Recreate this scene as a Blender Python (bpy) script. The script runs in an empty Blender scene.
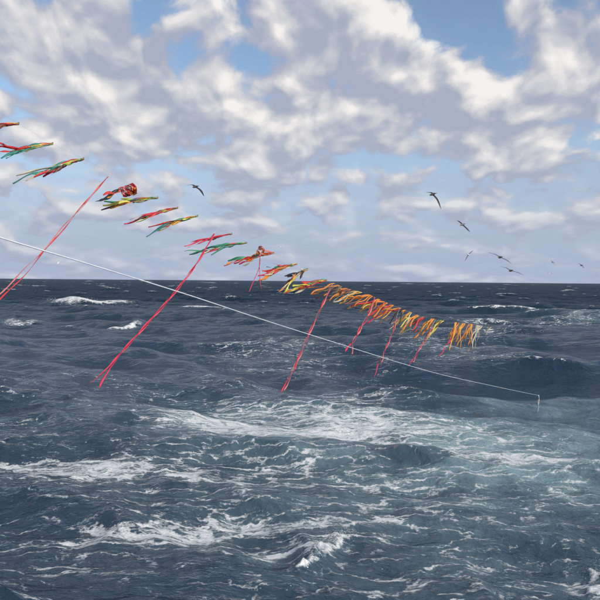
import bpy, bmesh, math, random
import numpy as np
from mathutils import Vector, Matrix

# ------------------------------------------------------------------ camera
scene = bpy.context.scene
C = scene.collection
CAM_H = 5.0
PITCH = math.radians(1.67)
ROLL = math.radians(-0.48)
FPX = 40.0 / 36.0 * 600.0            # focal length in photo pixels (600 wide)

cam_d = bpy.data.cameras.new('camera')
cam_d.lens = 40.0
cam_d.sensor_width = 36.0
cam_d.clip_start = 0.1
cam_d.clip_end = 30000.0
cam = bpy.data.objects.new('camera', cam_d)
C.objects.link(cam)
cam.location = (0, 0, CAM_H)
cam.rotation_euler = (math.pi / 2 - PITCH, ROLL, 0)
scene.camera = cam

# ------------------------------------------------------------------ sun / exposure
SUN_DIR = Vector((0.70, -0.55, 0.52)).normalized()      # towards the sun
SUN_EL = math.asin(SUN_DIR.z)
SUN_AZ = math.atan2(SUN_DIR.x, SUN_DIR.y)
sun_d = bpy.data.lights.new('sun', 'SUN')
sun_d.energy = 3.4
sun_d.angle = math.radians(0.53)
sun_d.color = (1.0, 0.93, 0.84)
sun = bpy.data.objects.new('sun', sun_d)
C.objects.link(sun)
sun.rotation_euler = SUN_DIR.to_track_quat('Z', 'Y').to_euler()
sun.location = (0, 0, 60)

scene.view_settings.view_transform = 'Standard'
scene.view_settings.look = 'None'
scene.view_settings.exposure = 0.0
scene.view_settings.gamma = 1.0
scene.view_settings.use_curve_mapping = False
scene.cycles.max_bounces = 4
scene.cycles.diffuse_bounces = 2
scene.cycles.glossy_bounces = 2
scene.cycles.transmission_bounces = 2


# ------------------------------------------------------------------ node helper
class NT:
    dims = '3D'

    def __init__(self, tree):
        self.t = tree
        tree.nodes.clear()

    def new(self, typ, ins=None, **props):
        n = self.t.nodes.new(typ)
        for k, v in props.items():
            setattr(n, k, v)
        for k, v in (ins or {}).items():
            self.set(n.inputs[k], v)
        return n

    def set(self, sock, v):
        if isinstance(v, bpy.types.NodeSocket):
            self.t.links.new(v, sock)
        elif isinstance(v, bpy.types.Node):
            self.t.links.new(v.outputs[0], sock)
        else:
            sock.default_value = v

    def m(self, op, a, b=None, c=None, clamp=False):
        n = self.t.nodes.new('ShaderNodeMath')
        n.operation = op
        n.use_clamp = clamp
        self.set(n.inputs[0], a)
        if b is not None:
            self.set(n.inputs[1], b)
        if c is not None:
            self.set(n.inputs[2], c)
        return n.outputs[0]

    def vm(self, op, a, b=None):
        n = self.t.nodes.new('ShaderNodeVectorMath')
        n.operation = op
        self.set(n.inputs[0], a)
        if b is not None:
            self.set(n.inputs[1], b)
        return n.outputs['Value'] if op in ('DOT_PRODUCT', 'DISTANCE', 'LENGTH') else n.outputs[0]

    def sm(self, x, lo, hi, a=0.0, b=1.0):
        n = self.t.nodes.new('ShaderNodeMapRange')
        n.interpolation_type = 'SMOOTHSTEP'
        self.set(n.inputs[0], x)
        for i, v in enumerate((lo, hi, a, b)):
            self.set(n.inputs[i + 1], v)
        return n.outputs[0]

    def noise(self, vec, scale, detail=4, rough=0.5, lac=2.0, dist=0.0, color=False):
        n = self.t.nodes.new('ShaderNodeTexNoise')
        n.noise_dimensions = self.dims
        self.set(n.inputs['Vector'], vec)
        self.set(n.inputs['Scale'], scale)
        self.set(n.inputs['Detail'], detail)
        self.set(n.inputs['Roughness'], rough)
        self.set(n.inputs['Lacunarity'], lac)
        self.set(n.inputs['Distortion'], dist)
        return n.outputs['Color'] if color else n.outputs[0]

    def mixc(self, f, a, b):
        n = self.t.nodes.new('ShaderNodeMix')
        n.data_type = 'RGBA'
        self.set(n.inputs[0], f)
        self.set(n.inputs[6], a)
        self.set(n.inputs[7], b)
        return n.outputs[2]

    def comb(self, x, y, z):
        n = self.t.nodes.new('ShaderNodeCombineXYZ')
        for i, v in enumerate((x, y, z)):
            self.set(n.inputs[i], v)
        return n.outputs[0]

    def sep(self, v):
        n = self.t.nodes.new('ShaderNodeSeparateXYZ')
        self.set(n.inputs[0], v)
        return n.outputs


CAM_M = Matrix.Translation((0, 0, CAM_H)) @ cam.rotation_euler.to_matrix().to_4x4()
CAM_R = CAM_M.to_3x3()


def ray(px, py):
    """direction through a photo pixel (600 x 600), scaled so its depth is 1"""
    return CAM_R @ Vector(((px - 300) / FPX, (300 - py) / FPX, -1.0))


def at(px, py, depth):
    return Vector((0, 0, CAM_H)) + ray(px, py) * depth


def on_sea(px, py, z=0.0):
    d = ray(px, py)
    return Vector((0, 0, CAM_H)) + d * ((z - CAM_H) / d.z)


# ------------------------------------------------------------------ world: Nishita sky with a broken cloud layer
world = bpy.data.worlds.new('World')
scene.world = world
world.use_nodes = True
w = NT(world.node_tree)
w.dims = '2D'
out = w.new('ShaderNodeOutputWorld')
bg = w.new('ShaderNodeBackground')
w.t.links.new(bg.outputs[0], out.inputs[0])
sky = w.new('ShaderNodeTexSky', sky_type='NISHITA', sun_disc=False, sun_elevation=SUN_EL,
            sun_rotation=SUN_AZ, altitude=5.0, air_density=1.0, dust_density=0.5, ozone_density=1.6)
tc = w.new('ShaderNodeTexCoord')
dirv = w.vm('NORMALIZE', tc.outputs['Generated'])
X, Y, Z = w.sep(dirv)
zc = w.m('ADD', w.m('MAXIMUM', Z, 0.0), 0.16)
shrink = w.sm(Z, 0.0, 0.40, 1.2, 1.0)
P = w.comb(w.m('MULTIPLY', w.m('ARCTAN2', X, Y), shrink), w.m('MULTIPLY', w.m('LOGARITHM', zc, math.e), 0.60), 0.0)

# (photo px, py, half size px, half height px, amount): where the layer is thicker or open
BLOBS = [(95, 60, 75, 55, .17), (130, 120, 95, 40, .16), (20, 40, 45, 30, .06), (320, 40, 75, 45, .14),
         (310, 112, 60, 40, .16), (420, 75, 45, 30, .08), (560, 35, 60, 45, .16), (520, 120, 90, 35, .14),
         (240, 70, 30, 30, .03), (440, 170, 120, 35, .07), (180, 170, 80, 30, .06),
         (150, 8, 35, 16, -.22), (465, 30, 38, 28, -.26), (15, 90, 26, 16, -.16), (225, 140, 22, 30, -.14),
         (262, 58, 20, 14, -.16), (400, 165, 60, 9, -.12), (588, 150, 30, 14, -.16), (160, 250, 200, 22, -.05),
         (450, 250, 160, 25, -.07)]


def cloud_fields(vec):
    """returns the smooth billow field and the same with ragged detail"""
    warp = w.vm('SCALE', w.vm('SUBTRACT', w.noise(vec, 9.0, 1, .5, color=True), (0.5, 0.5, 0.5)))
    warp.node.inputs['Scale'].default_value = 0.05
    v = w.vm('ADD', vec, warp)
    big = w.noise(v, 5.0, 1, .5)
    vor = w.new('ShaderNodeTexVoronoi', {'Vector': v, 'Scale': 9.5, 'Detail': 2.0, 'Roughness': .55, 'Smoothness': .5},
                voronoi_dimensions='2D', feature='SMOOTH_F1').outputs['Distance']
    mid = w.m('ADD', w.m('MULTIPLY', big, .40), w.m('MULTIPLY', w.m('SUBTRACT', 1.0, vor), .30))
    return mid, v


bump_sum = None
for (bx, by, hw, hh, amt) in BLOBS:
    d = ray(bx, by).normalized()
    rx, rz = hw / FPX, hh / FPX
    q = w.vm('MULTIPLY', w.vm('SUBTRACT', dirv, tuple(d)), (1 / rx, 1 / rx, 1 / rz))
    g = w.m('MULTIPLY', w.m('EXPONENT', w.m('MULTIPLY', w.vm('DOT_PRODUCT', q, q), -1.0)), amt)
    bump_sum = g if bump_sum is None else w.m('ADD', bump_sum, g)

mid0, v0 = cloud_fields(P)
mid1, _v = cloud_fields(w.vm('ADD', P, (0.014, 0.036, 0.0)))
fine0 = w.m('SUBTRACT', w.noise(v0, 15.0, 8, .60), 0.5)
finel = w.m('SUBTRACT', w.noise(w.vm('ADD', v0, (0.006, 0.016, 0.0)), 15.0, 4, .56), 0.5)
d0 = w.m('ADD', w.m('ADD', mid0, w.m('MULTIPLY', fine0, 0.42)), bump_sum)
cov = w.m('MAXIMUM', w.sm(d0, 0.185, 0.32, 0.04, 1.0), w.sm(Z, 0.02, 0.26, 0.55, 0.0))
relief = w.m('ADD', w.m('MULTIPLY', w.m('SUBTRACT', mid0, mid1), 4.4),
             w.m('MULTIPLY', w.m('SUBTRACT', fine0, finel), 1.3))             # side turned to the sun
thick = w.sm(d0, 0.30, 0.62)
lit = w.m('ADD', w.m('ADD', relief, 0.22), w.m('MULTIPLY', bump_sum, 0.9))
lit = w.m('ADD', lit, w.m('MULTIPLY', w.m('SUBTRACT', w.noise(P, 6.5, 2), 0.5), 0.6))
base = w.sm(lit, -0.15, 1.05)
cl = w.mixc(base, (0.395, 0.430, 0.54, 1), (0.77, 0.75, 0.75, 1))
cl = w.mixc(w.sm(lit, 0.70, 1.20, 0.0, 0.85), cl, (0.95, 0.92, 0.885, 1))
skyc = w.vm('SCALE', sky.outputs[0])
skyc.node.inputs['Scale'].default_value = 0.15
clear = skyc
# distance: low clouds sink into the bluish marine air
far = w.sm(Z, -0.02, 0.24, 0.66, 0.0)
cl = w.mixc(far, cl, (0.385, 0.455, 0.615, 1))
clear = w.mixc(w.sm(Z, 0.0, 0.30, 0.95, 0.0), clear, (0.385, 0.48, 0.66, 1))
col = w.mixc(w.m('MULTIPLY', cov, 0.97), clear, cl)
w.set(bg.inputs[0], col)
bg.inputs[1].default_value = 1.0
world.cycles.sampling_method = 'MANUAL'
world.cycles.sample_map_resolution = 512


# ------------------------------------------------------------------ tagging helpers
def tag(o, label=None, cat=None, group=None, kind=None):
    if label:
        o['label'] = label
    if cat:
        o['category'] = cat
    if group:
        o['group'] = group
    if kind:
        o['kind'] = kind
    return o


def mesh_obj(name, verts, faces, mat, parent=None, smooth=False):
    me = bpy.data.meshes.new(name)
    me.from_pydata([tuple(v) for v in verts], [], faces)
    me.materials.append(mat)
    me.update()
    if smooth:
        me.shade_smooth()
    o = bpy.data.objects.new(name, me)
    C.objects.link(o)
    if parent:
        o.parent = parent
    return o


def empty(name, loc):
    o = bpy.data.objects.new(name, None)
    o.empty_display_size = 0.1
    C.objects.link(o)
    o.location = loc
    return o


# ------------------------------------------------------------------ sea material
def sea_material():
    mat = bpy.data.materials.new('sea_water')
    mat.use_nodes = True
    n = NT(mat.node_tree)
    n.dims = '2D'
    o = n.new('ShaderNodeOutputMaterial')
    pos = n.new('ShaderNodeNewGeometry').outputs['Position']
    foam_d = n.new('ShaderNodeAttribute', attribute_name='foam').outputs['Fac']
    aer = n.new('ShaderNodeAttribute', attribute_name='aerated').outputs['Fac']
    px, py, pz = n.sep(pos)
    flat = n.comb(px, py, 0.0)
    # ---- ripples
    r1 = n.noise(n.vm('MULTIPLY', flat, (0.75, 1.25, 1)), 1.1, 5, .56, dist=.12)
    r2 = n.noise(n.vm('MULTIPLY', flat, (0.7, 1.3, 1)), 4.6, 4, .6, dist=.1)
    lod = n.new('ShaderNodeAttribute', attribute_name='chop').outputs['Fac']
    r0 = n.noise(n.vm('MULTIPLY', flat, (0.75, 1.25, 1)), 0.50, 5, .66, dist=.2)
    b0 = n.new('ShaderNodeBump', {'Strength': lod, 'Distance': 1.7, 'Height': r0})
    b1 = n.new('ShaderNodeBump', {'Strength': 1.0, 'Distance': 0.22, 'Height': r1, 'Normal': b0})
    b2 = n.new('ShaderNodeBump', {'Strength': 1.0, 'Distance': 0.05, 'Height': r2, 'Normal': b1})
    # ---- foam lace
    wv = n.vm('SUBTRACT', n.noise(flat, 0.7, 5, .60, color=True), (.5, .5, .5))
    wn = n.vm('MULTIPLY', wv, (2.2, 1.1, 0))
    fp = n.vm('MULTIPLY', n.vm('ADD', flat, wn), (0.50, 1.45, 1))
    v1 = n.new('ShaderNodeTexVoronoi', {'Vector': fp, 'Scale': 1.5}, voronoi_dimensions='2D', feature='DISTANCE_TO_EDGE').outputs[0]
    v2 = n.new('ShaderNodeTexVoronoi', {'Vector': fp, 'Scale': 4.6}, voronoi_dimensions='2D', feature='DISTANCE_TO_EDGE').outputs[0]
    l1 = n.m('POWER', n.sm(v1, 0.0, 0.30, 1.0, 0.0), 2.0)
    l2 = n.m('POWER', n.sm(v2, 0.0, 0.36, 1.0, 0.0), 1.6)
    nf = n.noise(fp, 3.4, 7, .78)
    nb = n.noise(fp, 0.5, 4, .62)
    pat = n.m('ADD', n.m('MULTIPLY', l1, 0.27), n.m('MULTIPLY', l2, 0.20))
    pat = n.m('ADD', pat, n.m('MULTIPLY', nf, 0.92))
    pat = n.m('ADD', pat, n.m('MULTIPLY', nb, 0.62))
    bub = n.noise(n.vm('MULTIPLY', flat, (1, 1.5, 1)), 15.0, 3, .7)
    pat = n.m('ADD', pat, n.m('MULTIPLY', n.m('SUBTRACT', bub, 0.5), 0.42))
    thr = n.m('SUBTRACT', 1.27, n.m('MULTIPLY', foam_d, 0.70))
    hi = n.m('ADD', thr, 0.34)
    mr = n.new('ShaderNodeMapRange', interpolation_type='SMOOTHSTEP')
    n.set(mr.inputs[0], pat)
    n.set(mr.inputs[1], thr)
    n.set(mr.inputs[2], hi)
    foam = n.m('MULTIPLY', mr.outputs[0], n.sm(foam_d, 0.02, 0.12))
    # ---- water body
    tint = n.noise(flat, 0.12, 3, .55)
    base = n.mixc(tint, (0.012, 0.031, 0.060, 1), (0.016, 0.043, 0.074, 1))
    an = n.m('MULTIPLY', aer, n.sm(n.noise(fp, 0.5, 5, .6), 0.28, 0.72, 0.25, 1.0), clamp=True)
    base = n.mixc(an, base, (0.22, 0.345, 0.365, 1))
    # unresolved chop at range caps the mean Fresnel reflectance of the surface
    fr = n.new('ShaderNodeFresnel', {'IOR': 1.333, 'Normal': b2}).outputs[0]
    fr = n.m('MULTIPLY', fr, n.m('SUBTRACT', 0.92, n.m('MULTIPLY', lod, 0.50)))
    fr = n.m('MINIMUM', fr, 0.5)
    dif = n.new('ShaderNodeBsdfDiffuse', {'Color': base, 'Normal': b2})
    glo = n.new('ShaderNodeBsdfGlossy', {'Color': (1, 1, 1, 1), 'Roughness': 0.10, 'Normal': b2})
    water = n.new('ShaderNodeMixShader', {0: fr, 1: dif.outputs[0], 2: glo.outputs[0]})
    fb = n.new('ShaderNodeBump', {'Strength': 1.0, 'Distance': 0.06, 'Height': nf, 'Normal': b1})
    froth = n.new('ShaderNodeBsdfPrincipled', {'Base Color': (0.74, 0.77, 0.78, 1), 'Roughness': 0.75,
                                               'IOR': 1.2, 'Normal': fb})
    mix = n.new('ShaderNodeMixShader', {0: foam, 1: water.outputs[0], 2: froth.outputs[0]})
    n.t.links.new(mix.outputs[0], o.inputs[0])
    return mat


# ------------------------------------------------------------------ sea geometry
rng = np.random.default_rng(11)
DTH = 0.0016
fine = np.arange(-0.55, 0.55 + 1e-6, DTH)
coarse = np.linspace(0.55, 2 * math.pi - 0.55, 110)[1:-1]
theta = np.concatenate([fine, coarse])
dth = np.concatenate([np.full(len(fine), DTH), np.full(len(coarse), coarse[1] - coarse[0])])
radii = [1.2]
while radii[-1] < 7000:
    r = radii[-1]
    dr = 0.35 if r < 7.5 else max(0.02, r * r / CAM_H * 0.00088 * 1.6)
    dr = min(dr, 0.5 if r < 110 else 0.0046 * r)
    radii.append(r + dr)
radii = np.array(radii)
drr = np.gradient(radii)
NR, NTH = len(radii), len(theta)
X0 = (radii[:, None] * np.sin(theta)[None, :]).astype(np.float32)
Y0 = (radii[:, None] * np.cos(theta)[None, :]).astype(np.float32)
SP = np.maximum(drr[:, None], 0.6 * radii[:, None] * dth[None, :]).astype(np.float32)
DX = np.zeros_like(X0)
DY = np.zeros_like(X0)
DZ = np.zeros_like(X0)
FOLD = np.zeros_like(X0)

G = 9.81
U10 = 7.6
W0 = 0.877 * G / U10
MEAN = math.atan2(-0.93, -0.36)          # the sea runs towards the camera and to the left


def wave_set(lam_hi, lam_lo, count, gain, spread):
    w_lo = math.sqrt(2 * math.pi * G / lam_hi)
    w_hi = math.sqrt(2 * math.pi * G / lam_lo)
    edges = np.exp(np.linspace(math.log(w_lo), math.log(w_hi), count + 1))
    res = []
    for i in range(count):
        om = rng.uniform(edges[i], edges[i + 1])
        dw = edges[i + 1] - edges[i]
        S = 0.0081 * G * G / om ** 5 * math.exp(-0.74 * (W0 * 1.0 / om) ** 4)
        a = math.sqrt(2 * S * dw) * gain
        k = om * om / G
        th = MEAN + rng.normal(0, spread)
        res.append((k, a, th, rng.uniform(0, 2 * math.pi)))
    return res


WAVES = wave_set(90, 14, 46, 0.92, 0.34) + wave_set(14, 3, 80, 2.25, 0.46) + wave_set(3, 0.28, 150, 1.9, 0.75)
CHOP = 1.1
for k, a, th, ph in WAVES:
    lam = 2 * math.pi / k
    rows = int(np.searchsorted(SP[:, NTH // 4], lam / 1.8))
    rows = min(NR, max(rows, 4))
    wgt = np.clip((lam / SP[:rows] - 2.0) / 2.2, 0, 1)
    kx, ky = math.cos(th), math.sin(th)
    phase = (k * (kx * X0[:rows] + ky * Y0[:rows]) + ph).astype(np.float32)
    c = np.cos(phase) * wgt
    s = np.sin(phase) * wgt
    DZ[:rows] += a * c
    DX[:rows] -= CHOP * a * kx * s
    DY[:rows] -= CHOP * a * ky * s
    FOLD[:rows] += a * k * c


def vnoise(x, y, seed):
    """smooth value noise on arrays"""
    r = np.random.default_rng(seed)
    tab = r.random((64, 64)).astype(np.float32)
    xi = np.floor(x).astype(np.int64)
    yi = np.floor(y).astype(np.int64)
    fx = x - xi
    fy = y - yi
    fx = fx * fx * (3 - 2 * fx)
    fy = fy * fy * (3 - 2 * fy)
    a = tab[xi % 64, yi % 64]
    b = tab[(xi + 1) % 64, yi % 64]
    c_ = tab[xi % 64, (yi + 1) % 64]
    d_ = tab[(xi + 1) % 64, (yi + 1) % 64]
    return (a * (1 - fx) + b * fx) * (1 - fy) + (c_ * (1 - fx) + d_ * fx) * fy


def fbm(x, y, seed, octs=4):
    s = 0.0
    amp = 0.5
    for i in range(octs):
        s = s + amp * vnoise(x * 2 ** i + 17 * i, y * 2 ** i + 5 * i, seed + i)
        amp *= 0.5
    return s


WX = X0 + (fbm(X0 * 0.22, Y0 * 0.22, 3) - 0.47) * (1.5 + 0.12 * radii[:, None])
WY = Y0 + (fbm(X0 * 0.22, Y0 * 0.22, 9) - 0.47) * (0.4 + 0.10 * radii[:, None])


def patch(px, py, hw, hh, tilt=0.0):
    """soft elongated patch on the sea, given where it lies and its reach"""
    c0 = on_sea(px, py)
    c = hit_sea(px, py) if py > 385 else c0
    a = on_sea(px + hw, py + tilt * hw) + c - c0
    b = on_sea(px, py - hh) + c - c0
    ux, uy = a.x - c.x, a.y - c.y
    L = math.hypot(ux, uy)
    ux, uy = ux / L, uy / L
    H = max(0.15, abs((b.x - c.x) * -uy + (b.y - c.y) * ux))
    dx = WX - c.x
    dy = WY - c.y
    u = (dx * ux + dy * uy) / L
    v = (-dx * uy + dy * ux) / H
    return np.exp(-(u ** 2) - (v ** 2))


def sea_height(x, y):
    r = math.hypot(x, y)
    t = math.atan2(x, y)
    i = int(np.clip(np.searchsorted(radii, r), 1, NR - 1))
    j = int(np.clip(round((t - fine[0]) / DTH), 0, len(fine) - 1))
    return float(DZ[i, j])


def hit_sea(px, py):
    """where the line of sight through a photo pixel first meets the waves"""
    d = ray(px, py)
    t = 5.0
    while t < 55:
        q = Vector((0, 0, CAM_H)) + d * t
        if q.z < sea_height(q.x, q.y):
            return q
        t += 0.04
    return on_sea(px, py)


FOAM = np.zeros_like(X0)
AER = np.zeros_like(X0)
FOAM_PATCHES = [
    (270, 425, 110, 22, 0.10, .74), (370, 435, 90, 26, 0.05, .74), (330, 410, 140, 12, 0.05, .50),
    (540, 452, 90, 13, 0.05, .78), (440, 425, 90, 14, 0.0, .42), (350, 398, 110, 7, 0.0, .35),
    (110, 470, 190, 8, 0.04, .74), (60, 478, 90, 9, 0.0, .50), (270, 470, 70, 10, 0.0, .45),
    (150, 528, 170, 8, -0.10, .66), (290, 514, 140, 6, -0.03, .62), (100, 500, 70, 6, 0.0, .30),
    (120, 560, 140, 9, 0.04, .44), (40, 583, 45, 16, 0.0, .52), (240, 583, 90, 8, 0.0, .40),
    (420, 500, 130, 18, 0.0, .40), (380, 478, 130, 10, 0.0, .42), (530, 505, 70, 10, 0.0, .36),
    (345, 535, 60, 9, -0.1, .60), (320, 548, 16, 12, -0.6, .85), (560, 575, 30, 10, 0.0, .36), (592, 570, 12, 22, 0.0, .55),
    (510, 588, 30, 8, 0.0, .55), (585, 500, 40, 14, 0.2, .36), (260, 343, 60, 8, 0.0, .52), (300, 365, 80, 8, 0.0, .30),
    (440, 355, 60, 8, 0, .30), (560, 320, 34, 6, -0.3, .55), (180, 410, 90, 8, 0.02, .34), (60, 420, 90, 6, 0, .22),
    (430, 345, 60, 10, 0, .32), (380, 390, 60, 6, 0, .36), (300, 480, 420, 80, 0, .26), (300, 560, 420, 40, 0, .22), (150, 400, 300, 30, 0, .2), (380, 430, 230, 32, 0, .42)]
for p in FOAM_PATCHES:
    FOAM = np.maximum(FOAM, patch(*p[:5]) * p[5]) + 0.18 * np.minimum(FOAM, patch(*p[:5]) * p[5])
for p in [(420, 440, 220, 38, 0, .9), (540, 455, 140, 28, 0, 1.0), (280, 425, 150, 26, 0, .6), (470, 490, 200, 44, 0, .5),
          (600, 448, 140, 34, 0, 1.0), (560, 412, 110, 12, 0, .6), (560, 560, 110, 34, 0, .25), (585, 318, 45, 12, 0, .35), (330, 560, 60, 18, 0, .2)]:
    AER = np.maximum(AER, patch(*p[:5]) * p[5])

# breaking crests: real ridges of water that carry foam (px, py, half length px, height m, foam, back)
BREAKERS = [(90, 303, 42, 0.9, 1.15), (205, 308, 24, 0.6, .95), (122, 319, 13, 0.6, 1.05), (482, 326, 40, 0.7, .62), (275, 345, 30, .3, .5),
            (575, 316, 60, 1.1, .42), (110, 420, 120, 0.25, .2), (330, 545, 26, 0.14, .5),
            (20, 315, 20, .4, .75), (210, 288, 14, .5, 1.0), (85, 288, 12, .4, .9), (570, 291, 12, .5, 1.0), (455, 288, 8, .4, .9),
            (430, 330, 40, .45, .35), (60, 340, 60, .5, .1), (200, 352, 60, .4, .1), (240, 375, 40, .3, .3)]
for (px, py, hl, hgt, fo) in BREAKERS:
    c = on_sea(px, py, 0.4)
    L = hl / FPX * c.y
    W = min(1.6, 0.3 + 0.018 * c.y)
    dx = X0 - c.x
    dy = Y0 - c.y + 0.9 * np.sin(dx / max(L, 1) * 2.2 + px) * W + (fbm(X0 * .5 / W, Y0 * .2 / W, px) - .47) * 1.6 * W
    env = np.exp(-(dx / L) ** 4)
    prof = np.where(dy < 0, np.exp(-(dy / W) ** 2), np.exp(-(dy / (2.6 * W)) ** 2))
    DZ += hgt * env * prof
    vary = 0.55 + 0.9 * fbm(X0 * 2.2 / L * 2, Y0 * 0.3 / W, px + 3)
    FOAM = np.maximum(FOAM, fo * env * np.exp(-((dy + 0.25 * W) / (0.75 * W)) ** 2) * np.clip(vary, 0, 1.15))

# two small waves toppling close by: a torn lump of white water each
for (xa, ya, xb, yb, hgt, wid) in [(313, 556, 350, 532, .12, .17), (598, 592, 594, 562, .05, .12)]:
    A_, B_ = hit_sea(xa, ya), hit_sea(xb, yb)
    ax, ay = B_.x - A_.x, B_.y - A_.y
    L2 = ax * ax + ay * ay
    t_ = np.clip(((X0 - A_.x) * ax + (Y0 - A_.y) * ay) / L2, 0, 1)
    dd = np.hypot(X0 - A_.x - t_ * ax, Y0 - A_.y - t_ * ay)
    dd = dd + (fbm(X0 * 2.6, Y0 * 2.6, 71) - .47) * .5
    lump = np.exp(-(np.maximum(dd, 0) / wid) ** 2)
    torn = np.clip(2.6 * fbm(X0 * 6, Y0 * 6, 77, 5) - 0.35, 0.05, 1.5)
    DZ += hgt * lump * torn * (1 - 0.55 * t_)
    FOAM = np.maximum(FOAM, np.clip(lump * 1.5, 0, 1) * (1 - .25 * t_) * (0.52 + 0.40 * torn))

# whitecaps on the steepest crests, band by band
clump = fbm(X0 * 0.035, Y0 * 0.035, 21)
met = FOLD + 0.25 * (clump - 0.47)
for r0, r1, q, amt in [(8, 16, 99.2, .35), (16, 30, 99.0, .40), (30, 60, 98.8, .5), (60, 110, 98.7, .62), (110, 200, 98.9, .8),
                       (200, 400, 99.2, .95), (400, 900, 99.4, 1.0), (900, 3000, 99.6, 1.0)]:
    i0, i1 = np.searchsorted(radii, (r0, r1))
    sub = met[i0:i1, :len(fine)]
    t = np.percentile(sub, q)
    sd = sub.std()
    f = np.clip((met[i0:i1] - t) / (0.9 * sd) + 0.25, 0, 1) * amt
    f[:, len(fine):] *= 0.0
    FOAM[i0:i1] = np.maximum(FOAM[i0:i1], f)
FOAM = np.clip(FOAM, 0, 1.2)

AER = np.clip(AER * (0.75 + 0.8 * FOAM) + 0.10 * FOAM * (radii[:, None] < 60), 0, 1)
CHOPPY = np.broadcast_to(np.clip((radii - 30) / 160, 0, 1)[:, None], X0.shape)     # short waves the far mesh cannot carry
PX = X0 + DX
PY = Y0 + DY
co = np.stack([PX, PY, DZ], axis=-1).reshape(-1, 3)
co = np.vstack([co, [[0, 0, 0]]]).astype(np.float32)
idx = np.arange(NR * NTH).reshape(NR, NTH)
nxt = np.roll(idx, -1, axis=1)
quads = np.stack([idx[:-1], idx[1:], nxt[1:], nxt[:-1]], axis=-1).reshape(-1, 4)
# orientation: normals up (theta grows clockwise seen from above)
quads = quads[:, ::-1] if False else quads
cent = len(co) - 1
tris = np.stack([np.full(NTH, cent), idx[0], nxt[0]], axis=-1)
me = bpy.data.meshes.new('sea')
me.vertices.add(len(co))
me.vertices.foreach_set('co', co.ravel())
nl = quads.size + tris.size
me.loops.add(nl)
me.loops.foreach_set('vertex_index', np.concatenate([quads.ravel(), tris.ravel()]).astype(np.int32))
me.polygons.add(len(quads) + len(tris))
me.polygons.foreach_set('loop_start', np.concatenate([np.arange(len(quads)) * 4,
                                                     quads.size + np.arange(len(tris)) * 3]).astype(np.int32))
me.update(calc_edges=True)
for nm, arr in (('foam', FOAM), ('aerated', AER), ('chop', CHOPPY)):
    at_ = me.attributes.new(nm, 'FLOAT', 'POINT')
    at_.data.foreach_set('value', np.concatenate([arr.ravel(), [0]]).astype(np.float32))
me.shade_smooth()
if me.polygons[len(quads) // 2].normal.z < 0:
    me.flip_normals()
me.materials.append(sea_material())
sea = bpy.data.objects.new('sea', me)
C.objects.link(sea)
tag(sea, 'choppy dark blue sea with lacy white foam and a turquoise wake', 'sea', kind='structure')


# ------------------------------------------------------------------ materials of the gear
def cloth(name, rgb, trans=0.28, var=0.10):
    mat = bpy.data.materials.new(name)
    mat.use_nodes = True
    n = NT(mat.node_tree)
    o = n.new('ShaderNodeOutputMaterial')
    tcn = n.new('ShaderNodeTexCoord')
    nz = n.noise(tcn.outputs['Object'], 9.0, 4, .6)
    dark = tuple(c * (1 - var) for c in rgb) + (1,)
    lite = tuple(min(1, c * (1 + var * .5)) for c in rgb) + (1,)
    colr = n.mixc(n.sm(nz, .3, .7), dark, lite)
    p = n.new('ShaderNodeBsdfPrincipled', {'Base Color': colr, 'Roughness': 0.42, 'IOR': 1.45})
    t = n.new('ShaderNodeBsdfTranslucent', {'Color': colr})
    mx = n.new('ShaderNodeMixShader', {0: trans, 1: p.outputs[0], 2: t.outputs[0]})
    n.t.links.new(mx.outputs[0], o.inputs[0])
    return mat


M = {
    'red': cloth('red_vinyl', (0.74, 0.055, 0.055)),
    'pink': cloth('pink_red_vinyl', (0.82, 0.06, 0.13)),
    'orange': cloth('orange_vinyl', (0.86, 0.30, 0.05)),
    'amber': cloth('amber_vinyl', (0.86, 0.47, 0.05)),
    'yellow': cloth('yellow_vinyl', (0.82, 0.74, 0.14)),
    'lime': cloth('lime_vinyl', (0.62, 0.72, 0.14)),
    'green': cloth('green_vinyl', (0.07, 0.36, 0.20)),
    'teal': cloth('teal_vinyl', (0.05, 0.29, 0.25)),
    'olive': cloth('olive_vinyl', (0.24, 0.24, 0.11), .25),
    'brown': cloth('brown_vinyl', (0.24, 0.10, 0.07), .25),
    'black': cloth('black_vinyl', (0.025, 0.022, 0.03), .05),
    'cream': cloth('cream_vinyl', (0.72, 0.66, 0.50)),
    'purple': cloth('plum_vinyl', (0.16, 0.05, 0.12), .2),
    'rose': cloth('faded_red_vinyl', (0.80, 0.26, 0.26)),
    'cord': cloth('dull_line', (0.30, 0.32, 0.34), 0.0),
    'pale_cord': cloth('pale_cord', (0.55, 0.52, 0.46), 0.0),
    'white_rope': cloth('white_rope', (0.64, 0.68, 0.74), 0.0, .12),
}


def spline(pts, n):
    """Catmull-Rom through points -> n+1 points"""
    pts = [Vector(p) for p in pts]
    P_ = [pts[0] * 2 - pts[1]] + pts + [pts[-1] * 2 - pts[-2]]
    segs = len(pts) - 1
    res = []
    for i in range(n + 1):
        t = i / n * segs
        k = min(int(t), segs - 1)
        u = t - k
        a, b, c, d = P_[k:k + 4]
        res.append(0.5 * ((2 * b) + (c - a) * u + (2 * a - 5 * b + 4 * c - d) * u * u + (3 * b - a - 3 * c + d) * u ** 3))
    return res


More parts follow.
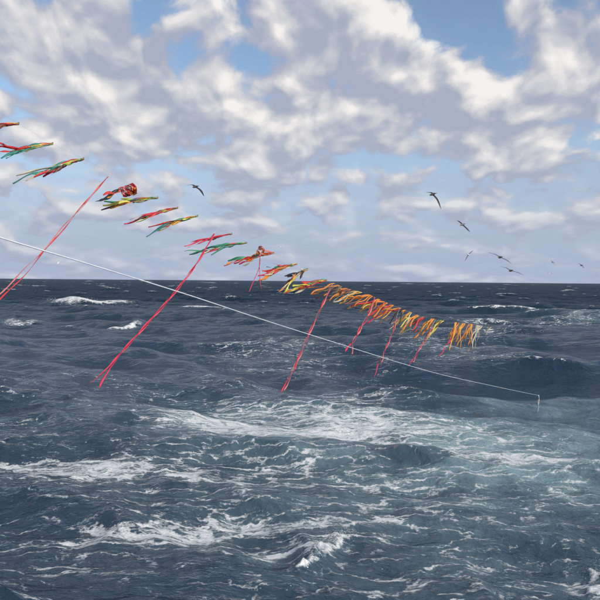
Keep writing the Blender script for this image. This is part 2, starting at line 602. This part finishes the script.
def ribbon_mesh(path, widths, normal0, twist, thick=0.0022, rnd=None):
    """closed flat strip along a path that turns about it; returns verts, faces"""
    vs, fs = [], []
    n = len(path)
    for i, p in enumerate(path):
        tan = (path[min(i + 1, n - 1)] - path[max(i - 1, 0)]).normalized()
        side = tan.cross(normal0)
        if side.length < 1e-4:
            side = tan.orthogonal()
        side.normalize()
        nor = side.cross(tan).normalized()
        a = twist[i]
        s2 = side * math.cos(a) + nor * math.sin(a)
        n2 = nor * math.cos(a) - side * math.sin(a)
        hw = widths[i] / 2
        for u, v in ((-1, -1), (1, -1), (1, 1), (-1, 1)):
            vs.append(p + s2 * (u * hw) + n2 * (v * thick / 2))
    for i in range(n - 1):
        b = i * 4
        for e in range(4):
            f = (e + 1) % 4
            fs.append((b + e, b + f, b + 4 + f, b + 4 + e))
    fs.append((3, 2, 1, 0))
    b = (n - 1) * 4
    fs.append((b, b + 1, b + 2, b + 3))
    return vs, fs


def tube_mesh(path, radii_, sides=6, strands=0, pitch=0.0):
    vs, fs = [], []
    n = len(path)
    ref = Vector((0.31, 0.2, 0.93))
    for i, p in enumerate(path):
        tan = (path[min(i + 1, n - 1)] - path[max(i - 1, 0)]).normalized()
        s1 = tan.cross(ref).normalized()
        s2 = s1.cross(tan).normalized()
        r = radii_[i] if hasattr(radii_, '__len__') else radii_
        for j in range(sides):
            a = 2 * math.pi * j / sides
            vs.append(p + (s1 * math.cos(a) + s2 * math.sin(a)) * r)
    for i in range(n - 1):
        for j in range(sides):
            k = (j + 1) % sides
            fs.append((i * sides + j, i * sides + k, (i + 1) * sides + k, (i + 1) * sides + j))
    fs.append(tuple(range(sides - 1, -1, -1)))
    fs.append(tuple((n - 1) * sides + j for j in range(sides)))
    return vs, fs


def local(vs, o):
    return [v - Vector(o) for v in vs]


# ------------------------------------------------------------------ bird-scaring line
INV0, INV1 = 1 / 11.0, 1 / 50.0


def depth_at(px):
    t = px / 490.0
    return 1.0 / (INV0 + (INV1 - INV0) * t)


LINE = [(-60, 78), (-20, 102), (19, 124), (53, 144), (84, 159), (107, 171), (133, 185), (158, 197), (178, 208), (198, 216),
        (213, 227), (232, 234), (247, 243), (260, 249), (274, 253), (297, 264), (308, 269), (327, 280), (345, 288), (368, 294),
        (385, 302), (400, 308), (420, 316), (445, 321), (470, 324), (492, 327)]


def line_y(px):
    for a, b in zip(LINE, LINE[1:]):
        if a[0] <= px <= b[0]:
            return a[1] + (b[1] - a[1]) * (px - a[0]) / (b[0] - a[0])
    return LINE[-1][1]


lp = [at(-200, 0, 8.6)] + [at(x, y, depth_at(x)) for x, y in LINE]
e = on_sea(560, 338, 0.0)
e.z = sea_height(e.x, e.y) - 0.25
lp += [lp[-1].lerp(e, .5) + Vector((0, 0, -0.15)), e]
path = spline(lp, 200)
o = mesh_obj('bird_scaring_line', *tube_mesh(path, 0.0011, 5), M['cord'], None, True)
tag(o, 'thin dull line strung with coloured ribbons and red streamers above the sea', 'line')

rnd = random.Random(5)
WIND = Vector((-0.72, -0.60, -0.10)).normalized()


def bunch(label, root_px, tip_px, ribbons, splay=5.0, tight=0.35, width=0.05, depth=None, near=0.55, group='ribbon bunches on the line',
          loop=None):
    """a knot of vinyl ribbons tied to the line at root, streaming to tip. ribbons: (material, length share, offset dx, dy px)"""
    D = depth or depth_at(root_px[0])
    A = at(root_px[0], root_px[1], D)
    root = empty('ribbon_bunch', A)
    tag(root, label, 'ribbons', group)
    up = Vector((0, 0, 1))
    # knot
    kn = [A + Vector((0.0, 0.0, 0.03)), A + WIND * 0.02, A + WIND * 0.07]
    mesh_obj('knot', local(tube_mesh(spline(kn, 5), [.010, .016, .019, .017, .014, .012], 6)[0], A),
             tube_mesh(spline(kn, 5), .012, 6)[1], M['olive'], root, True)
    for (mat, share, ox, oy) in ribbons:
        tx = root_px[0] + (tip_px[0] - root_px[0]) * share + ox
        ty = root_px[1] + (tip_px[1] - root_px[1]) * share + oy
        B = at(tx, ty, D - near * share + rnd.uniform(-.12, .12))
        n = 22
        L = (B - A).length
        f1, f2 = rnd.uniform(1.2, 2.2), rnd.uniform(2.5, 4.5)
        p1, p2 = rnd.uniform(0, 6.3), rnd.uniform(0, 6.3)
        amp = L * rnd.uniform(.010, .026)
        sd = (B - A).normalized().cross(up).normalized()
        base_tip = at(root_px[0] + (tip_px[0] - root_px[0]) * share, root_px[1] + (tip_px[1] - root_px[1]) * share, D - near * share)
        pts = []
        for i in range(n + 1):
            t = i / n
            s = max(0, (t - tight) / (1 - tight))
            s = s * s * (3 - 2 * s)
            centre = A.lerp(base_tip, t) + up * (0.03 * L * math.sin(math.pi * t))
            p = centre.lerp(A.lerp(B, t), s)
            g = min(1, t * 3.5)
            p += up * (amp * g * math.sin(f1 * 6.28 * t + p1)) + sd * (amp * g * math.sin(f2 * 4 * t + p2))
            pts.append(p)
        wd = width * rnd.uniform(.75, 1.2)
        ws = [wd * (.55 + .45 * min(1, i / n * 4.0)) * (1 - .55 * max(0, (i / n - .75) / .25)) for i in range(n + 1)]
        tw0 = rnd.uniform(0, 3.14)
        tr = rnd.uniform(-1, 1) * 3.5
        tw = [tw0 + tr * i / n + 0.5 * math.sin(f2 * 4 * i / n + p1) for i in range(n + 1)]
        vs, fs = ribbon_mesh(pts, ws, up, tw)
        mesh_obj('ribbon', local(vs, A), fs, M[mat], root, True)
    if loop:
        for (mat, cx, cy, rx, ry, ph) in loop:
            pts = []
            for i in range(25):
                a = ph + 5.6 * i / 24
                pts.append(at(cx + rx * math.cos(a), cy + ry * math.sin(a), D - 0.25 + .09 * math.sin(2 * a)))
            pts = [A] + pts
            tw = [0.5 + 1.1 * math.sin(i * .5 + ph) for i in range(len(pts))]
            vs, fs = ribbon_mesh(pts, [width * .5] + [width * .8] * (len(pts) - 1), ray(300, 281).normalized(), tw)
            mesh_obj('ribbon', local(vs, A), fs, M[mat], root, True)
    return root


bunch('orange and brown ribbon bunch cut by the left edge, highest of all', (19, 124), (-34, 131),
      [('orange', 1, 0, -3), ('red', 1, 0, 2), ('brown', .9, 0, -1), ('orange', .8, 0, 3), ('brown', .5, 0, 2), ('amber', 1.1, 0, 0)], width=.055)
bunch('green and yellow ribbon bunch with red tails at the left edge, second highest', (53, 144), (-8, 156),
      [('green', .9, 8, 3), ('lime', .8, 4, 0), ('red', 1, 0, -13), ('red', 1, 0, -2), ('yellow', .7, -3, 2), ('teal', .82, -2, 4),
       ('olive', .45, 0, 2), ('cream', .6, 0, 2), ('green', .65, 0, 0), ('red', .95, 0, -9)], width=.058)
bunch('green ribbon bunch with yellow top, red underside and a thin teal tail', (84, 159), (13, 182),
      [('teal', 1, 0, 0), ('green', .72, 0, 0), ('green', .60, 0, -2), ('red', .62, 3, 4), ('brown', .5, 3, 4), ('yellow', .45, 0, -3),
       ('cream', .82, 0, 3), ('cream', .9, -4, -5), ('red', .75, 3, 1), ('lime', .3, 0, -1)], width=.056)
bunch('balled up red ribbon bunch with two dark thin tails', (133, 186), (98, 200),
      [('rose', .7, 0, 0), ('red', .55, 0, -2), ('orange', .75, 0, 1), ('red', .85, 0, -3), ('black', 1.08, 0, 1), ('teal', .95, 0, 2)],
      tight=.3, width=.075, loop=[('rose', 129, 190, 5, 4, 3.0), ('red', 131, 189, 4.5, 5, 1.0), ('rose', 127, 191, 5, 3.2, .3),
                                 ('red', 130, 191, 3.6, 3.4, 4.4), ('orange', 133, 191, 3.2, 3.6, 2.2), ('cream', 128, 190, 2.4, 2.6, 1.6), ('red', 126, 193, 4, 3.0, 5.2)])
bunch('green ribbon bunch with lime middle and plum orange tails below the red ball', (158, 198), (98, 207),
      [('green', .5, 0, -1), ('teal', .6, 0, 0), ('green', .42, 0, 1), ('lime', .68, 4, -5), ('purple', .95, 0, 4), ('orange', .75, 0, 1),
       ('yellow', .92, 0, -1), ('green', .9, 0, -4), ('amber', .8, 0, 3), ('olive', .4, 0, 1)], width=.058)
bunch('red ribbon bunch with dark green tip, upper of a close pair', (178, 208), (124, 223),
      [('red', .9, 0, -3), ('red', .7, 0, -1), ('red', .65, 0, 1), ('green', .35, 0, -1), ('pink', 1, 0, 1), ('olive', .7, 0, 1), ('lime', .85, 4, 2),
       ('brown', .8, 0, 1)], width=.056)
bunch('orange and olive ribbon bunch with green tail, lower of a close pair', (198, 216), (146, 231),
      [('red', .9, -3, -3), ('orange', .7, 0, 0), ('olive', .5, 0, -1), ('green', .6, 0, -4), ('yellow', .85, 3, 3), ('teal', 1, 0, 5),
       ('brown', .75, 0, 0), ('lime', .3, 0, -1), ('red', .7, 0, 1), ('amber', .5, 0, 1)], width=.056)
bunch('pinkish red ribbon bunch with brown end above a red streamer', (232, 234), (183, 246),
      [('pink', .98, 0, 0), ('pink', .7, 0, 1), ('red', .85, 0, -2), ('brown', .5, 0, 0), ('brown', .4, 0, 1), ('pink', .9, 0, 3)],
      width=.055, splay=3)
bunch('green and lime ribbon bunch with brown end crossing a red streamer', (247, 243), (184, 254),
      [('green', 1, 0, -2), ('green', .9, 0, 2), ('lime', .62, 0, -1), ('brown', .4, 0, 0), ('olive', .35, 0, 1), ('cream', .7, 0, 3),
       ('teal', .95, 2, 0), ('pink', .7, 0, 4), ('green', .6, 2, 5)], width=.056)
bunch('red ribbon bunch with green upper edge and a loop on top', (274, 253), (224, 265),
      [('green', .92, 0, -4), ('red', 1, 0, 0), ('red', .8, 0, 0), ('orange', .95, 0, -1), ('red', .6, 0, 2), ('cream', .62, 0, 5),
       ('olive', .25, 0, -1), ('pink', .7, 0, 3), ('orange', .55, 0, 2)], width=.09,
      loop=[('rose', 261, 250, 2.6, 3.2, 3.6), ('orange', 260, 251, 3, 2.6, .8)])
bunch('loose red ribbon bunch with green and yellow strips just above the horizon', (297, 264), (256, 276),
      [('red', .75, 0, 0), ('red', .85, 0, -3), ('orange', 1, 2, 4), ('yellow', .85, 2, 5), ('green', .55, 0, -3), ('pink', .65, 4, -8),
       ('red', .6, 0, 2), ('green', .9, 6, -7), ('cream', .8, 0, 2), ('pink', .95, 0, 1), ('lime', .5, 0, 2)], width=.09, tight=.12)
bunch('ribbon bunch with black strips above yellow and orange tails, crossing the horizon', (308, 269), (282, 283),
      [('black', .95, 0, 3), ('black', .9, 0, -6), ('black', .8, 0, -3), ('cream', .5, 6, -7), ('cream', 1.05, 0, 6), ('black', .55, 6, 3), ('yellow', 1.1, 4, 8), ('orange', 1.15, 0, 7)],
      width=.085, tight=.05)
bunch('red, green and yellow ribbon bunch lying across the horizon', (327, 280), (284, 291),
      [('red', .6, 0, -4), ('red', .7, 2, 1), ('pink', .55, 0, 2), ('green', .5, 0, -1), ('yellow', .95, 0, 1), ('yellow', .85, 2, -3),
       ('orange', 1, 0, 2), ('red', 1, 1, 3), ('brown', .9, 0, 2), ('cream', .75, 0, 5), ('lime', .8, 0, -3)], width=.10, tight=.08)


def fringe(label, x0, x1, dx, dy, palette, n, width=.075, jitter=3.0, group='ribbon fringes on the line'):
    """ribbons tied one beside the other along a length of the line"""
    Dm = depth_at((x0 + x1) / 2)
    A = at((x0 + x1) / 2, line_y((x0 + x1) / 2), Dm)
    root = empty('ribbon_fringe', A)
    tag(root, label, 'ribbons', group)
    for i in range(n):
        nt = max(2, n // 6)                                  # ribbons sit in tufts with small gaps between
        px = min(x1, max(x0, x0 + (x1 - x0) * ((i % nt) + .5 + rnd.gauss(0, .17)) / nt))
        D = depth_at(px)
        py = line_y(px)
        a = at(px, py, D)
        tx, ty = px + dx * rnd.uniform(.4, 1.35) + rnd.uniform(-1, 1) * jitter, py + dy * rnd.uniform(.45, 1.3) + rnd.uniform(-1, 1) * jitter * .5
        b = at(tx, ty, D - rnd.uniform(.2, .7))
        nseg = 14
        L = (b - a).length
        p1, f1 = rnd.uniform(0, 6.3), rnd.uniform(.6, 1.4)
        sdv = (b - a).normalized().cross(Vector((0, 1, 0))).normalized()
        pts = []
        for k in range(nseg + 1):
            t = k / nseg
            bow = math.sin(math.pi * t) * L * .05
            pts.append(a.lerp(b, t) + Vector((0, 0, bow)) + sdv * (L * .045 * min(1, 3 * t) * math.sin(f1 * 6.28 * t + p1)))
        wd = width * rnd.uniform(.7, 1.2)
        ws = [wd * (.5 + .5 * min(1, 4 * k / nseg)) for k in range(nseg + 1)]
        t0, tr = rnd.uniform(-.5, .5), rnd.uniform(-2.6, 2.6)
        tw = [t0 + tr * k / nseg for k in range(nseg + 1)]
        vs, fs = ribbon_mesh(pts, ws, Vector((0.1, -1, 0.3)).normalized(), tw)
        mesh_obj('ribbon', local(vs, A), fs, M[palette[i % len(palette)]], root, True)
    return root


fringe('orange ribbon fringe just below the horizon with a pale curled end', 334, 376, -25, 10,
       ['orange', 'orange', 'amber', 'orange', 'olive', 'brown', 'cream', 'orange'], 26, .06, 6)
fringe('orange and red ribbon fringe left of the middle, around a pink streamer', 376, 403, -22, 13,
       ['orange', 'red', 'orange', 'amber', 'pink', 'yellow', 'orange'], 25, .066, 5)
fringe('orange yellow ribbon fringe with black and cream tails', 402, 427, -18, 17,
       ['orange', 'amber', 'yellow', 'red', 'black', 'cream', 'orange', 'olive'], 24, .068, 4)
fringe('sparse orange, yellow and green ribbon fringe', 430, 447, -14, 17, ['orange', 'yellow', 'amber', 'green', 'orange', 'brown'], 12, .075, 3)
fringe('orange and white ribbon fringe hanging steeply near the far end', 453, 482, -8, 21,
       ['orange', 'amber', 'orange', 'cream', 'amber', 'orange', 'amber', 'cream'], 28, .08, 3)
fringe('short pale ribbon fringe at the far end by a wave crest', 480, 492, -6, 6, ['cream', 'cream', 'brown', 'olive'], 5, .07, 2)


# ------------------------------------------------------------------ long red streamers
def streamer(label, top, tips, split=0.9, width=.05, mats=('pink', 'red'), nearer=2.0, wob=.03):
    D = depth_at(top[0])
    # where the streamer, carried on upwards, meets the line
    ux, uy = top[0] - tips[0][0], top[1] - tips[0][1]
    k = next((q * .5 for q in range(80) if top[1] + uy / math.hypot(ux, uy) * q * .5 <= line_y(top[0] + ux / math.hypot(ux, uy) * q * .5)), 6)
    axp = top[0] + ux / math.hypot(ux, uy) * k
    A = at(axp, line_y(axp), depth_at(axp))
    T = A.lerp(at(top[0], top[1], D), .5)
    root = empty('long_streamer', A)
    tag(root, label, 'streamer', 'long streamers on the line')
    cp = spline([A, A.lerp(T, .5), T, T + (at(tips[0][0], tips[0][1], D) - T) * .03], 6)
    mesh_obj('cord', local(tube_mesh(cp, .006, 5)[0], A), tube_mesh(cp, .006, 5)[1], M['pale_cord'], root, True)
    ph0 = rnd.uniform(0, 6.28)
    for i, (tx, ty) in enumerate(tips):
        mx = sum(t[0] for t in tips) / len(tips)
        my = sum(t[1] for t in tips) / len(tips)
        E = at(tx, ty, D - nearer)
        Mn = at(mx, my, D - nearer)
        n = 48
        L = (Mn - T).length
        ph = rnd.uniform(0, 6.28)
        pts = []
        sdv = (Mn - T).normalized().cross(Vector((0, 1, 0))).normalized()
        for k in range(n + 1):
            t = k / n
            s = max(0, (t - split) / (1 - split))
            c = T.lerp(Mn, t).lerp(T.lerp(E, t), s)
            c += Vector((0, 0, -0.028 * L * math.sin(math.pi * t))) + sdv * (0.010 * L * math.sin(5.2 * t + ph0))
            g = min(1, 5 * t)
            c += sdv * (g * (wob * math.sin(t * L * 5.2 + i * math.pi + ph * .2) + .6 * wob * math.sin(t * L * 1.3 + .7)))
            c += Vector((0, -1, 0)) * (g * wob * math.cos(t * L * 5.2 + i * math.pi))
            pts.append(c)
        ws = [width * (.8 + .2 * math.sin(k * 1.3 + ph)) for k in range(n + 1)]
        tw = [ph + t_ * L * 2.3 / n for t_ in range(n + 1)]
        vs, fs = ribbon_mesh(pts, ws, Vector((0.2, -1, 0.2)).normalized(), tw, .006)
        mesh_obj('strand', local(vs, A), fs, M[mats[i % len(mats)]], root, True)
    return root


streamer('long red streamer running down to the left edge of the picture', (105, 180), [(-12, 310), (-17, 306)], .0, .026, ('red', 'rose'), 2.2, .016)
streamer('longest red streamer, forked at its lower end above dark water', (210, 238), [(90, 384), (101, 389)], .88, .042, ('pink', 'pink'), 3.0, .020)
streamer('short thin pink streamer crossing the horizon', (258, 262), [(249, 292), (262, 289)], .15, .022, ('pink', 'pink'), .6, .012)
streamer('long red streamer crossing the white rope at mid picture', (329, 291), [(279, 391), (283, 390)], .9, .048, ('pink', 'rose'), 3.0, .026)
streamer('bright pink streamer ending on the white rope, under an orange fringe', (374, 297), [(346, 352), (352, 354)], .8, .065, ('pink', 'rose'), 2.4, .035)
streamer('thin red streamer crossing the rope, left of the sparse fringe', (393, 326), [(374, 377), (382, 366)], .6, .042, ('pink', 'rose'), 2.6, .028)
streamer('thin pink streamer under the sparse yellow and green fringe', (428, 333), [(409, 366), (413, 362)], .8, .05, ('pink', 'rose'), 1.8, .03)
streamer('shortest pink streamer under the far steep fringe', (452, 336), [(439, 356), (443, 352)], .7, .05, ('pink', 'pink'), 1.2, .03)

# ------------------------------------------------------------------ white rope towed through the water
rp_px = [(-90, 208, 6.0), (0, 237.5, 7.0), (95, 266, 8.3), (190, 295.5, 10.2), (300, 331.5, 13.6), (430, 371.5, 20.5)]
rp = [at(*p) for p in rp_px]
dt = 6.0                                  # where the tail's foot touches the water
while dt < 60:
    q_ = at(538, 411, dt)
    if q_.z < sea_height(q_.x, q_.y):
        break
    dt += 0.05
TAIL_D = dt
rend = at(538.5, 395.5, TAIL_D)
rp += [rp[-1].lerp(rend, .5) + Vector((0, 0, -0.02)), rend]
path = spline(rp, 260)
ns = 9
vs, fs = [], []
vs, fs = tube_mesh(path, [0.0100 - 0.0052 * i / 260 + 0.0006 * math.sin(i * 2.1) for i in range(len(path))], 8)
o = mesh_obj('towed_rope', vs, fs, M['white_rope'], None, True)
tag(o, 'taut white rope slanting from the left edge down into the sea', 'rope')

# pale streamer dangling at the rope's far end
A = rend
root = empty('rope_tail', A)
tag(root, 'pale frayed tail hanging where the white rope meets the sea', 'rope tail')
for i, (pts_px, rr) in enumerate([([(538.5, 395), (539.2, 398), (538.2, 402), (538.6, 406), (537.6, 412)], .020),
                                  ([(538.5, 395), (538.9, 398.5), (539.4, 401), (538.9, 404)], .012)]):
    pts = [at(x, y, TAIL_D - .004 * j) for j, (x, y) in enumerate(pts_px)]
    sp = spline(pts, 20)
    v_, f_ = ribbon_mesh(sp, [rr * 1.6] * 21, Vector((0, -1, .2)), [.3 * k for k in range(21)], .012)
    mesh_obj('strand', local(v_, A), f_, M['cream' if i else 'white_rope'], root, True)

# ------------------------------------------------------------------ seabirds
def feather(name, c1, c2):
    return cloth(name, c1, 0.0, .35)


BM = {'dark': feather('dark_brown_plumage', (0.028, 0.024, 0.024), 0),
      'grey': feather('grey_plumage', (0.16, 0.16, 0.17), 0),
      'white': feather('white_plumage', (0.78, 0.78, 0.77), 0),
      'bill': feather('yellowish_bill', (0.55, 0.42, 0.18), 0)}


def bird(label, depth, body, head, tail, wing_l, wing_r, mats=('dark', 'dark'), bend=0.10, chord=0.24, group='seabirds in flight'):
    """pixel places of body centre, head, tail and of wing elbow/tip; every point also gets its own depth offset"""
    def W(p):
        return at(p[0], p[1], depth + (p[2] if len(p) > 2 else 0))
    Bc, Hd, Tl = W(body), W(head), W(tail)
    axis = (Hd - Tl)
    blen = max(axis.length, 0.5)
    axis.normalize()
    bm = bmesh.new()
    upv = Vector((0, 0, 1))
    s1 = axis.cross(upv)
    s1 = s1.normalized() if s1.length > 1e-3 else Vector((1, 0, 0))
    s2 = s1.cross(axis).normalized()
    # body of revolution with bird section: tail fan, rump, breast, neck, head, bill
    prof = [(-.52, .10, .012), (-.40, .075, .03), (-.25, .085, .07), (-.05, .115, .10), (.12, .11, .10), (.26, .075, .075),
            (.34, .065, .065), (.42, .06, .058), (.47, .03, .032), (.52, .016, .016), (.58, .006, .007)]
    rings = []
    for (u, a, b) in prof:
        c = Bc + axis * (u * blen)
        rings.append([bm.verts.new(c + s1 * (a * math.cos(q * math.pi / 5)) + s2 * (b * math.sin(q * math.pi / 5))) for q in range(10)])
    fwing, fbill = [], []
    for i, (r0, r1) in enumerate(zip(rings, rings[1:])):
        for q in range(10):
            f = bm.faces.new((r0[q], r0[(q + 1) % 10], r1[(q + 1) % 10], r1[q]))
            if i >= len(prof) - 3:
                fbill.append(f)
    bm.faces.new(rings[0][::-1])
    bm.faces.new(rings[-1])
    # wings grow out of the breast
    for pts in (wing_l, wing_r):
        ctrl = [Bc + axis * (.06 * blen)] + [W(p) for p in pts]
        sp = spline(ctrl, 10)
        wr = []
        for i, p in enumerate(sp):
            t = i / 10
            ch = chord * (1.0 if t < .15 else (1.0 - .25 * (t - .15) if t < .5 else .91 * (1 - ((t - .5) / .5) ** 2.2) + .03))
            th = .028 * (1 - .7 * t)
            sw = -axis * (ch * .12 + .25 * chord * max(0, t - .5) ** 1.2)
            span = (sp[min(i + 1, 10)] - sp[max(i - 1, 0)]).normalized()
            nn = span.cross(axis).normalized()
            c = p + sw
            wr.append([bm.verts.new(c + axis * (ch * .5)), bm.verts.new(c + axis * (ch * .2) + nn * th),
                       bm.verts.new(c - axis * (ch * .5)), bm.verts.new(c + axis * (ch * .2) - nn * th * .6)])
        for r0, r1 in zip(wr, wr[1:]):
            for q in range(4):
                fwing.append(bm.faces.new((r0[q], r0[(q + 1) % 4], r1[(q + 1) % 4], r1[q])))
        fwing.append(bm.faces.new(wr[-1]))
        fwing.append(bm.faces.new(wr[0][::-1]))
    for f in bm.faces:
        f.material_index = 0
        f.smooth = True
    for f in fwing:
        f.material_index = 1
    for f in fbill:
        f.material_index = 2
    bmesh.ops.recalc_face_normals(bm, faces=bm.faces)
    bmesh.ops.translate(bm, verts=bm.verts, vec=-Bc)
    me_ = bpy.data.meshes.new('seabird')
    bm.to_mesh(me_)
    bm.free()
    for m_ in (mats[0], mats[1], 'bill'):
        me_.materials.append(BM[m_])
    o_ = bpy.data.objects.new('seabird', me_)
    C.objects.link(o_)
    o_.location = Bc
    tag(o_, label, 'bird', group)
    return o_


bird('dark seabird alone above the red ribbon pair, wings arched', 56, (195.5, 186.7), (192.5, 187.4, -.25), (198.5, 186.0, .25),
     [(192, 184.8, .3), (186, 185.7, .9)], [(200, 190, -.3), (204, 196.5, -.5)])
bird('dark seabird, highest of the right hand flock, one wing hanging down', 54, (432.8, 194.2), (429.5, 196.0, -.25), (436, 193.8, .3),
     [(431, 192.6, .4), (425.5, 192.2, 1.0)], [(437, 199.5, -.3), (441, 209.3, -.5)], ('dark', 'dark'))
bird('dark seabird banking steeply, second highest of the right flock', 60, (462.6, 224.5), (459.5, 226.0, -.3), (465, 224.2, .3),
     [(460, 222.3, .3), (456.8, 220.2, .6)], [(466, 228, -.3), (470, 232.3, -.6)], ('grey', 'dark'))
bird('pale slender seabird low in the sky, wings held almost upright', 92, (468.4, 254.8), (467, 254, -.3), (470, 255.6, .3),
     [(470.5, 252.5, .2), (473.3, 250, .3)], [(466.6, 257.5, -.2), (464.8, 261, -.3)], ('white', 'grey'), chord=.2)
bird('large dark seabird gliding with pale head, upper of the gliding pair', 58, (500.2, 257.2), (497.8, 258.0, -.45), (501.8, 257.2, .45),
     [(495, 254.3, .1), (488, 252.6, .3)], [(506, 259.8, -.1), (511.8, 264.2, -.2)], ('dark', 'dark'))
bird('large dark seabird gliding close to the horizon, lower of the gliding pair', 62, (510.8, 270.6), (508.4, 271.2, -.45), (512.4, 270.3, .45),
     [(506, 267.8, .1), (500.5, 266.9, .3)], [(517, 272.2, -.1), (523, 275, -.2)], ('dark', 'dark'))
bird('small dark seabird far right near the picture edge', 120, (581.5, 265.3), (580, 265.6, -.4), (583, 265, .3),
     [(579.8, 264, .1), (577.6, 263.4, .3)], [(583, 266.8, -.1), (584.4, 268.2, -.2)], ('dark', 'dark'))
bird('small grey seabird left of the far right dark one', 130, (552.8, 262.2), (551.4, 262, -.4), (554, 262.4, .3),
     [(551.6, 260.8, .1), (550.4, 259.6, .2)], [(554, 263.6, -.1), (555.4, 264.8, -.2)], ('grey', 'grey'))
bird('tiny white seabird skimming the horizon at the right', 150, (549.8, 273.6), (548.4, 273.8, -.3), (551, 273.4, .3),
     [(548.8, 273, .2), (547, 273.8, .3)], [(551, 273, -.1), (552.4, 273.8, -.2)], ('white', 'grey'))
bird('small white seabird under the rope at the left', 95, (58, 263), (57, 264, -.3), (59, 262, .3),
     [(59.5, 261.2, .2), (60.8, 259.8, .3)], [(57, 264.2, -.1), (56, 265.6, -.2)], ('white', 'white'))
bird('tiny white seabird above the looped red ribbon bunch', 130, (281, 247.3), (279.8, 247.4, -.3), (282.2, 247.2, .3),
     [(279.6, 246.6, .2), (278.4, 246.8, .3)], [(282.4, 246.7, -.1), (283.6, 247.2, -.2)], ('white', 'white'))


# ------------------------------------------------------------------ spray thrown up by breaking crests
def froth_mat():
    mat = bpy.data.materials.new('white_spray')
    mat.use_nodes = True
    n = NT(mat.node_tree)
    o_ = n.new('ShaderNodeOutputMaterial')
    p = n.new('ShaderNodeBsdfPrincipled', {'Base Color': (0.80, 0.82, 0.83, 1), 'Roughness': 0.6, 'IOR': 1.25})
    t = n.new('ShaderNodeBsdfTranslucent', {'Color': (0.8, 0.83, 0.85, 1)})
    mx = n.new('ShaderNodeMixShader', {0: 0.3, 1: p.outputs[0], 2: t.outputs[0]})
    n.t.links.new(mx.outputs[0], o_.inputs[0])
    return mat


SPRAY = froth_mat()
_t = (1 + 5 ** .5) / 2
ICO_V = [Vector(v).normalized() for v in [(-1, _t, 0), (1, _t, 0), (-1, -_t, 0), (1, -_t, 0), (0, -1, _t), (0, 1, _t), (0, -1, -_t), (0, 1, -_t),
                                          (_t, 0, -1), (_t, 0, 1), (-_t, 0, -1), (-_t, 0, 1)]]
ICO_F = [(0, 11, 5), (0, 5, 1), (0, 1, 7), (0, 7, 10), (0, 10, 11), (1, 5, 9), (5, 11, 4), (11, 10, 2), (10, 7, 6), (7, 1, 8),
         (3, 9, 4), (3, 4, 2), (3, 2, 6), (3, 6, 8), (3, 8, 9), (4, 9, 5), (2, 4, 11), (6, 2, 10), (8, 6, 7), (9, 8, 1)]


def spray(label, stations, count, rmin, rmax, seed):
    """drops and clots thrown along a crest; stations: (px, py, reach m, height m)"""
    r_ = random.Random(seed)
    vs, fs = [], []
    pts = []
    for (px, py, reach, hgt) in stations:
        c = hit_sea(px, py) if py > 385 else on_sea(px, py, 0.3)
        c.z = sea_height(c.x, c.y)
        pts.append((c, reach, hgt))
    O = pts[0][0].copy()
    for i in range(count):
        k = r_.random() * (len(pts) - 1)
        j = min(int(k), len(pts) - 2)
        u = k - j
        c = pts[j][0].lerp(pts[j + 1][0], u)
        reach = pts[j][1] * (1 - u) + pts[j + 1][1] * u
        hgt = pts[j][2] * (1 - u) + pts[j + 1][2] * u
        h = abs(r_.gauss(0, .45)) * hgt
        p = Vector((c.x + r_.gauss(0, .5) * reach, c.y + r_.gauss(0, .35) * reach, 0))
        p.z = sea_height(p.x, p.y) + h
        p.x -= h * .25
        big = r_.random() ** 3.2 * (1 - .7 * min(1, h / max(hgt, .01)))
        rad = rmin + (rmax - rmin) * big
        sc = Vector((r_.uniform(.7, 1.8), r_.uniform(.7, 1.3), r_.uniform(.5, 1.1)))
        q = Matrix.Rotation(r_.uniform(0, 6.28), 3, 'Z') @ Matrix.Rotation(r_.uniform(-.6, .6), 3, 'X')
        b = len(vs)
        for v in ICO_V:
            d = Vector((v.x * sc.x, v.y * sc.y, v.z * sc.z)) * (rad * r_.uniform(.75, 1.25))
            vs.append(p + q @ d - O)
        fs += [(a + b, b_ + b, c_ + b) for a, b_, c_ in ICO_F]
    ob = mesh_obj('spray', vs, fs, SPRAY, None, True)
    ob.location = O
    tag(ob, label, 'spray', kind='stuff')
    return ob


spray('white spray jumping from a small breaking wave at the bottom middle', [(314, 556, .10, .08), (322, 548, .14, .20), (338, 538, .14, .22), (352, 531, .16, .10)],
      1400, .0015, .008, 1)
spray('white spray on a small wave at the lower right edge', [(592, 588, .2, .15), (594, 572, .22, .2), (600, 560, .2, .12)], 300, .0015, .006, 2)
spray('white spray plume on the long breaking crest at the left', [(48, 303, 1.2, 1.0), (60, 302, 1.6, 1.8), (85, 303, 1.5, .6), (128, 306, 1.2, .4)], 700, .012, .06, 3)
